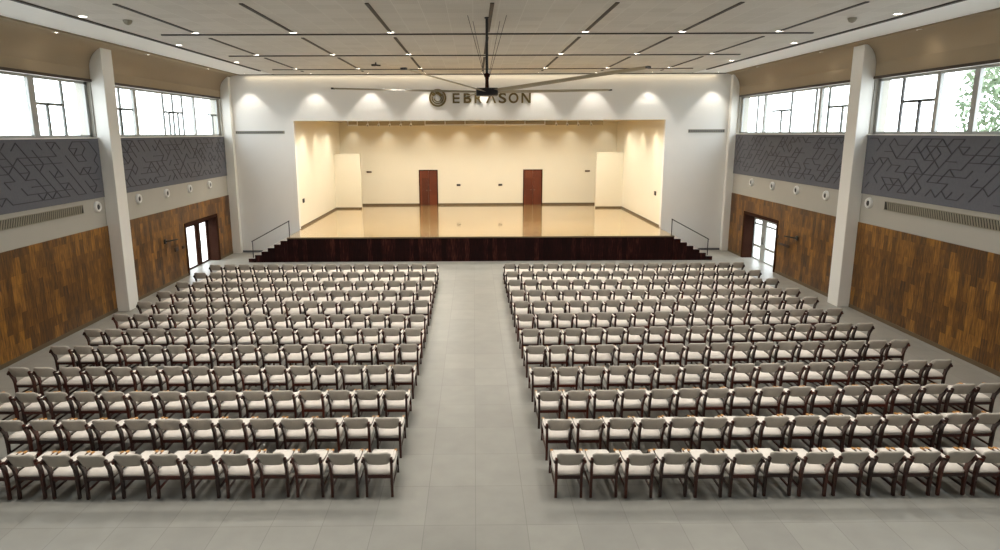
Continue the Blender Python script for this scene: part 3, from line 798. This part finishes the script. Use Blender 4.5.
# ------------------------------------------------------------------ chairs
def chair_parts():
    """local: +Y faces the stage, origin on the floor between the rear feet"""
    P = []
    seat = MB(); bm = bmesh.new(); bmesh.ops.create_grid(bm, x_segments=6, y_segments=6, size=.5)
    bm.free()
    nx, ny = 8, 8; vs = []; fs = []
    W, Y0, Y1, Z0, Z1 = .208, .03, .87, .385, .480
    def gp(i, j, top):
        u = -1 + 2 * i / nx; v = -1 + 2 * j / ny
        sx = max(0, abs(u) - .8) / .2; sy = max(0, abs(v) - .86) / .14
        r = min(1.0, sqrt(sx * sx + sy * sy))
        crown = .022 * (1 - u * u) * (1 - v * v)
        z = Z1 + crown - .030 * r * r if top else Z0
        bul = 1 + .10 * min(1, (1 - abs(v)) * 6)
        return (u * W * bul, Y0 + (v + 1) / 2 * (Y1 - Y0), z)
    for top in (True, False):
        for j in range(ny + 1):
            for i in range(nx + 1): vs.append(gp(i, j, top))
    n1 = (nx + 1) * (ny + 1)
    for j in range(ny):
        for i in range(nx):
            a = j * (nx + 1) + i
            fs.append((a, a + 1, a + nx + 2, a + nx + 1)); fs.append((n1 + a, n1 + a + nx + 1, n1 + a + nx + 2, n1 + a + 1))
    for i in range(nx):
        fs.append((i, n1 + i, n1 + i + 1, i + 1)); a = ny * (nx + 1) + i; fs.append((a, a + 1, n1 + a + 1, n1 + a))
    for j in range(ny):
        a = j * (nx + 1); fs.append((a, a + nx + 1, n1 + a + nx + 1, n1 + a)); a += nx; fs.append((a, n1 + a, n1 + a + nx + 1, a + nx + 1))
    seat.add(vs, fs, 0, True); P.append(('seat', seat, M['cloth']))
    # backrest: padded, leaning back, slightly bowed, rounded upper edge
    bk = MB(); nu, nz_ = 8, 6; vs = []; fs = []
    def ring(u, k):
        # closed section in the local (depth, height) plane, 12 points
        out = []
        h = .255; th = .056
        wtop = .222; wbot = .205
        sec = [(0, 0), (.5, -.015), (1, .0), (1.12, .12), (1.15, .5), (1.08, .85), (.92, .975), (.55, 1.0), (.15, .985), (-.05, .88), (-.1, .5), (-.06, .12)]
        sq = 1 - .35 * max(0, (abs(u) - .85) / .15) ** 2
        for (dq, hq) in sec:
            zz = .636 + (.5 + (hq - .5) * sq) * h * 1.0
            lean = -.02 - (zz - .636) * .46
            yy = lean - .035 * (1 - u * u) * 1.0 + (.5 + (dq - .5) * sq - 1) * -th * -1
            xx = u * (wbot + (wtop - wbot) * hq)
            out.append((xx, yy + .03, zz))
        return out
    for i in range(nu + 1):
        vs += ring(-1 + 2 * i / nu, i)
    ns = 12
    fs = [(i * ns + k, i * ns + (k + 1) % ns, (i + 1) * ns + (k + 1) % ns, (i + 1) * ns + k) for i in range(nu) for k in range(ns)]
    fs += [tuple(range(ns))[::-1], tuple(range(nu * ns, nu * ns + ns))]
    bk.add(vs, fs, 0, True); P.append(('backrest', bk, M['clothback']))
    # legs
    for s in (-1, 1):
        rl = MB().sweep([(s * .212, .03, 0), (s * .210, .035, .25), (s * .210, .03, .45), (s * .214, .005, .57), (s * .222, -.06, .68), (s * .228, -.11, .775)], .043, [.05, .06, .075, .08, .07, .045])
        P.append(('leg', rl, M['wood']))
        fl = MB().sweep([(s * .215, .875, 0), (s * .212, .865, .25), (s * .210, .85, .43)], .040, [.042, .05, .055])
        P.append(('leg', fl, M['wood']))
    for s in (-1, 1):
        ar = MB()
        pts = [(s * .243, -.13, .720), (s * .246, -.05, .705), (s * .249, .12, .69), (s * .250, .30, .69), (s * .248, .40, .68)]
        n = len(pts); vs = []
        for i, p in enumerate(pts):
            wd = (.046, .054, .056, .054, .040)[i] / 2; h = (.05, .045, .034, .034, .03)[i] / 2
            for (a, b) in ((-1, -.6), (-.7, -1), (.7, -1), (1, -.6), (1, .6), (.7, 1), (-.7, 1), (-1, .6)):
                vs.append((p[0] + a * wd, p[1], p[2] + b * h))
        fs = [(i * 8 + k, i * 8 + (k + 1) % 8, (i + 1) * 8 + (k + 1) % 8, (i + 1) * 8 + k) for i in range(n - 1) for k in range(8)]
        fs += [tuple(range(8))[::-1], tuple(range((n - 1) * 8, n * 8))]
        ar.add(vs, fs)
        for q in range(24, 32): ar.mi[q] = 1
        ar.mi[-1] = 1
        P.append(('armrest', ar, [M['wood'], M['honey']]))
        pd = MB()
        vs = []
        pts2 = [(s * .243, -.09, .733), (s * .247, -.04, .722), (s * .250, .12, .706), (s * .250, .22, .706), (s * .249, .29, .703)]
        for i, p in enumerate(pts2):
            wd = (.034, .048, .052, .050, .036)[i] / 2
            for (a, b) in ((-1, 0), (-.8, 1), (.8, 1), (1, 0)): vs.append((p[0] + a * wd, p[1], p[2] + b * .012))
        pd.add(vs, [(i * 4 + k, i * 4 + (k + 1) % 4, (i + 1) * 4 + (k + 1) % 4, (i + 1) * 4 + k) for i in range(4) for k in range(4)] + [(3, 2, 1, 0), (16, 17, 18, 19)], 0, False)
        P.append(('arm_pad', pd, M['cloth']))
    fr = MB()
    fr.box(-.20, .20, .01, .045, .345, .40); fr.box(-.20, .20, .835, .865, .35, .40)
    for s in (-1, 1):
        fr.box(s * .20 - .014, s * .20 + .014, .045, .84, .345, .40)
    P.append(('seat_frame', fr, M['wood']))
    sr = MB()
    for s in (-1, 1): sr.box(s * .212 - .011, s * .212 + .011, .05, .86, .13, .165)
    P.append(('side_stretchers', sr, M['wood']))
    return P
PARTS = chair_parts()
PM = [(n, mb.mesh('chair_' + n, m)) for n, mb, m in PARTS]
ROWY = {'left': [10.44, 11.84, 13.22, 14.74, 16.32, 17.69, 19.10, 20.79, 22.21, 23.70, 25.31, 26.88],
        'right': [10.36, 11.72, 13.12, 14.52, 16.09, 17.55, 19.11, 20.61, 22.15, 23.73, 25.23, 26.81]}
rnd = random.Random(3)
NEARW = ['nearest row', 'second nearest row', 'third nearest row', 'fourth nearest row', 'fifth nearest row', 'sixth nearest row', 'seventh nearest row', 'eighth nearest row', 'ninth nearest row', 'tenth nearest row']
VISIBLE = {('left', 0): 12, ('left', 1): 13, ('left', 2): 15, ('right', 0): 14, ('right', 1): 15, ('right', 2): 17}
chair_proto = None
stuff = {}
SKEW = {('right', 1): .15, ('right', 2): .25, ('right', 3): .34, ('right', 4): .30, ('right', 5): .40, ('right', 6): .39, ('right', 7): .33, ('left', 5): .12, ('left', 6): .25}
def chair_spots(block, r):
    n = 16 if block == 'left' else 17
    for i in range(n):
        if block == 'left':
            x = -1.61 - .10 * r / 11 - i * (.584 if r == 0 else .576)
        else:
            x = 1.555 - .13 * r / 11 + i * (.584 if r == 0 else .573)
        yield i, x + rnd.uniform(-.002, .002), ROWY[block][r] + SKEW.get((block, r), 0) * i / (n - 1) + rnd.uniform(-.018, .018), rnd.uniform(-.003, .003)
back = {'left': MB(), 'right': MB()}
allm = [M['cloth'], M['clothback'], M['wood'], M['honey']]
for r in range(12):
    for block in ('left', 'right'):
        for i, x, y, rz in chair_spots(block, r):
            if i >= VISIBLE.get((block, r), 99): continue
            if r < 10:
                if chair_proto is None:
                    chair_proto = empty('armchair', (0, 0, 0))
                    for n_, me in PM:
                        o = bpy.data.objects.new(n_, me); COL.objects.link(o); o.parent = chair_proto
                    c = chair_proto
                else: c = copy_tree(chair_proto)
                c.location = (x, y, 0); c.rotation_euler = (0, 0, rz)
                lab = 'cream padded wooden armchair, %s from the aisle, %s, %s block' % (ORD[i], NEARW[r], block)
                tag(c, lab, 'chair', 'armchairs in the %s block' % block)
            else:
                Mx = Matrix.Translation((x, y, 0)) @ Matrix.Rotation(rz, 4, 'Z')
                for (n_, mb, m) in PARTS:
                    ms = m if isinstance(m, list) else [m]; n0 = len(back['left'].v)
                    back['left'].v += [tuple(Mx @ Vector(v)) for v in mb.v]
                    back['left'].f += [tuple(q + n0 for q in f) for f in mb.f]
                    back['left'].mi += [allm.index(ms[q]) for q in mb.mi]; back['left'].sm += mb.sm
o = back['left'].build('armchair_rows', allm)
tag(o, 'two farthest rows of cream padded wooden armchairs before the stage', 'chairs', kind='stuff')

# ------------------------------------------------------------------ tree outside the right-hand windows
tree = empty('tree', (19.5, 23.5, -.05), label='pale green tree outside the right windows', cat='tree')
MB().tube([(0, 0, 0), (.1, .05, 2), (0, .1, 4), (.15, 0, 6.2)], [.28, .22, .16, .08], 10).build('trunk', M['bark'], tree)
lf = MB(); rr = random.Random(5)
for k in range(5200):
    th = rr.uniform(0, 2 * pi); ph = math.acos(rr.uniform(-1, 1)); q = 2.6 * rr.random() ** .45
    c_ = Vector((q * sin(ph) * cos(th) , q * sin(ph) * sin(th) * 1.1, 7.0 + q * cos(ph) * 1.15))
    a_ = Vector((rr.uniform(-1, 1), rr.uniform(-1, 1), rr.uniform(-1, 1))).normalized() * .14
    b_ = a_.cross(Vector((rr.uniform(-1, 1), rr.uniform(-1, 1), rr.uniform(-1, 1)))).normalized() * .06
    lf.add([c_ - a_, c_ + b_, c_ + a_, c_ - b_], [(0, 1, 2, 3)])
lf.build('foliage', M['leaf'], tree)

# ------------------------------------------------------------------ daylight
wd = bpy.data.worlds.new('sky'); SC.world = wd; wd.use_nodes = True
nt = wd.node_tree; bg = nt.nodes['Background']
bg.inputs[0].default_value = (0.93, 0.97, 1.0, 1); bg.inputs[1].default_value = 6.5
for side in ('left', 'right'):
    segs, X, e = WIN[side]
    for (y0, y1) in segs:
        o = area('window_portal', (X - e * .3, (y0 + y1) / 2, (WZ0 + WZ1) / 2), WZ1 - WZ0, y1 - y0, 1, (1, 1, 1), (e, 0, 0))
        o.data.cycles.is_portal = True
        o.rotation_euler = Matrix(((0, 0, -e), (0, 1, 0), (1, 0, 0))).to_euler() if False else o.rotation_euler
        # long side along Y
        q = Vector((e, 0, 0)).to_track_quat('-Z', 'Y'); o.rotation_euler = q.to_euler()
        ax = q @ Vector((1, 0, 0))
        if abs(ax.y) > .5: o.data.size, o.data.size_y = y1 - y0, WZ1 - WZ0

# ------------------------------------------------------------------ camera
F_, CXp, PIT, ROL, YAW = 680.03, 478.615, .2063, .0042, .0065
fw = Vector((sin(YAW) * cos(PIT), cos(YAW) * cos(PIT), -sin(PIT)))
r0 = Vector((cos(YAW), -sin(YAW), 0)); u0 = r0.cross(fw)
rr_ = r0 * cos(ROL) - u0 * sin(ROL); uu = r0 * sin(ROL) + u0 * cos(ROL)
cd = bpy.data.cameras.new('camera'); co = bpy.data.objects.new('camera', cd); COL.objects.link(co)
cd.sensor_fit = 'HORIZONTAL'; cd.sensor_width = 36; cd.lens = F_ / 1000 * 36; cd.shift_x = (500 - CXp) / 1000
cd.clip_end = 300
co.matrix_world = Matrix(((rr_.x, uu.x, -fw.x, 0), (rr_.y, uu.y, -fw.y, 0), (rr_.z, uu.z, -fw.z, 6.0), (0, 0, 0, 1)))
SC.camera = co

SC.view_settings.view_transform = 'Standard'; SC.view_settings.look = 'None'
SC.view_settings.exposure = 0.0; SC.view_settings.gamma = 1.0; SC.view_settings.use_curve_mapping = False
SC.cycles.use_denoising = True
SC.cycles.max_bounces = 8; SC.cycles.diffuse_bounces = 5; SC.cycles.glossy_bounces = 3; SC.cycles.transparent_max_bounces = 8
SC.cycles.sample_clamp_indirect = 6.0; SC.cycles.caustics_reflective = False; SC.cycles.caustics_refractive = False
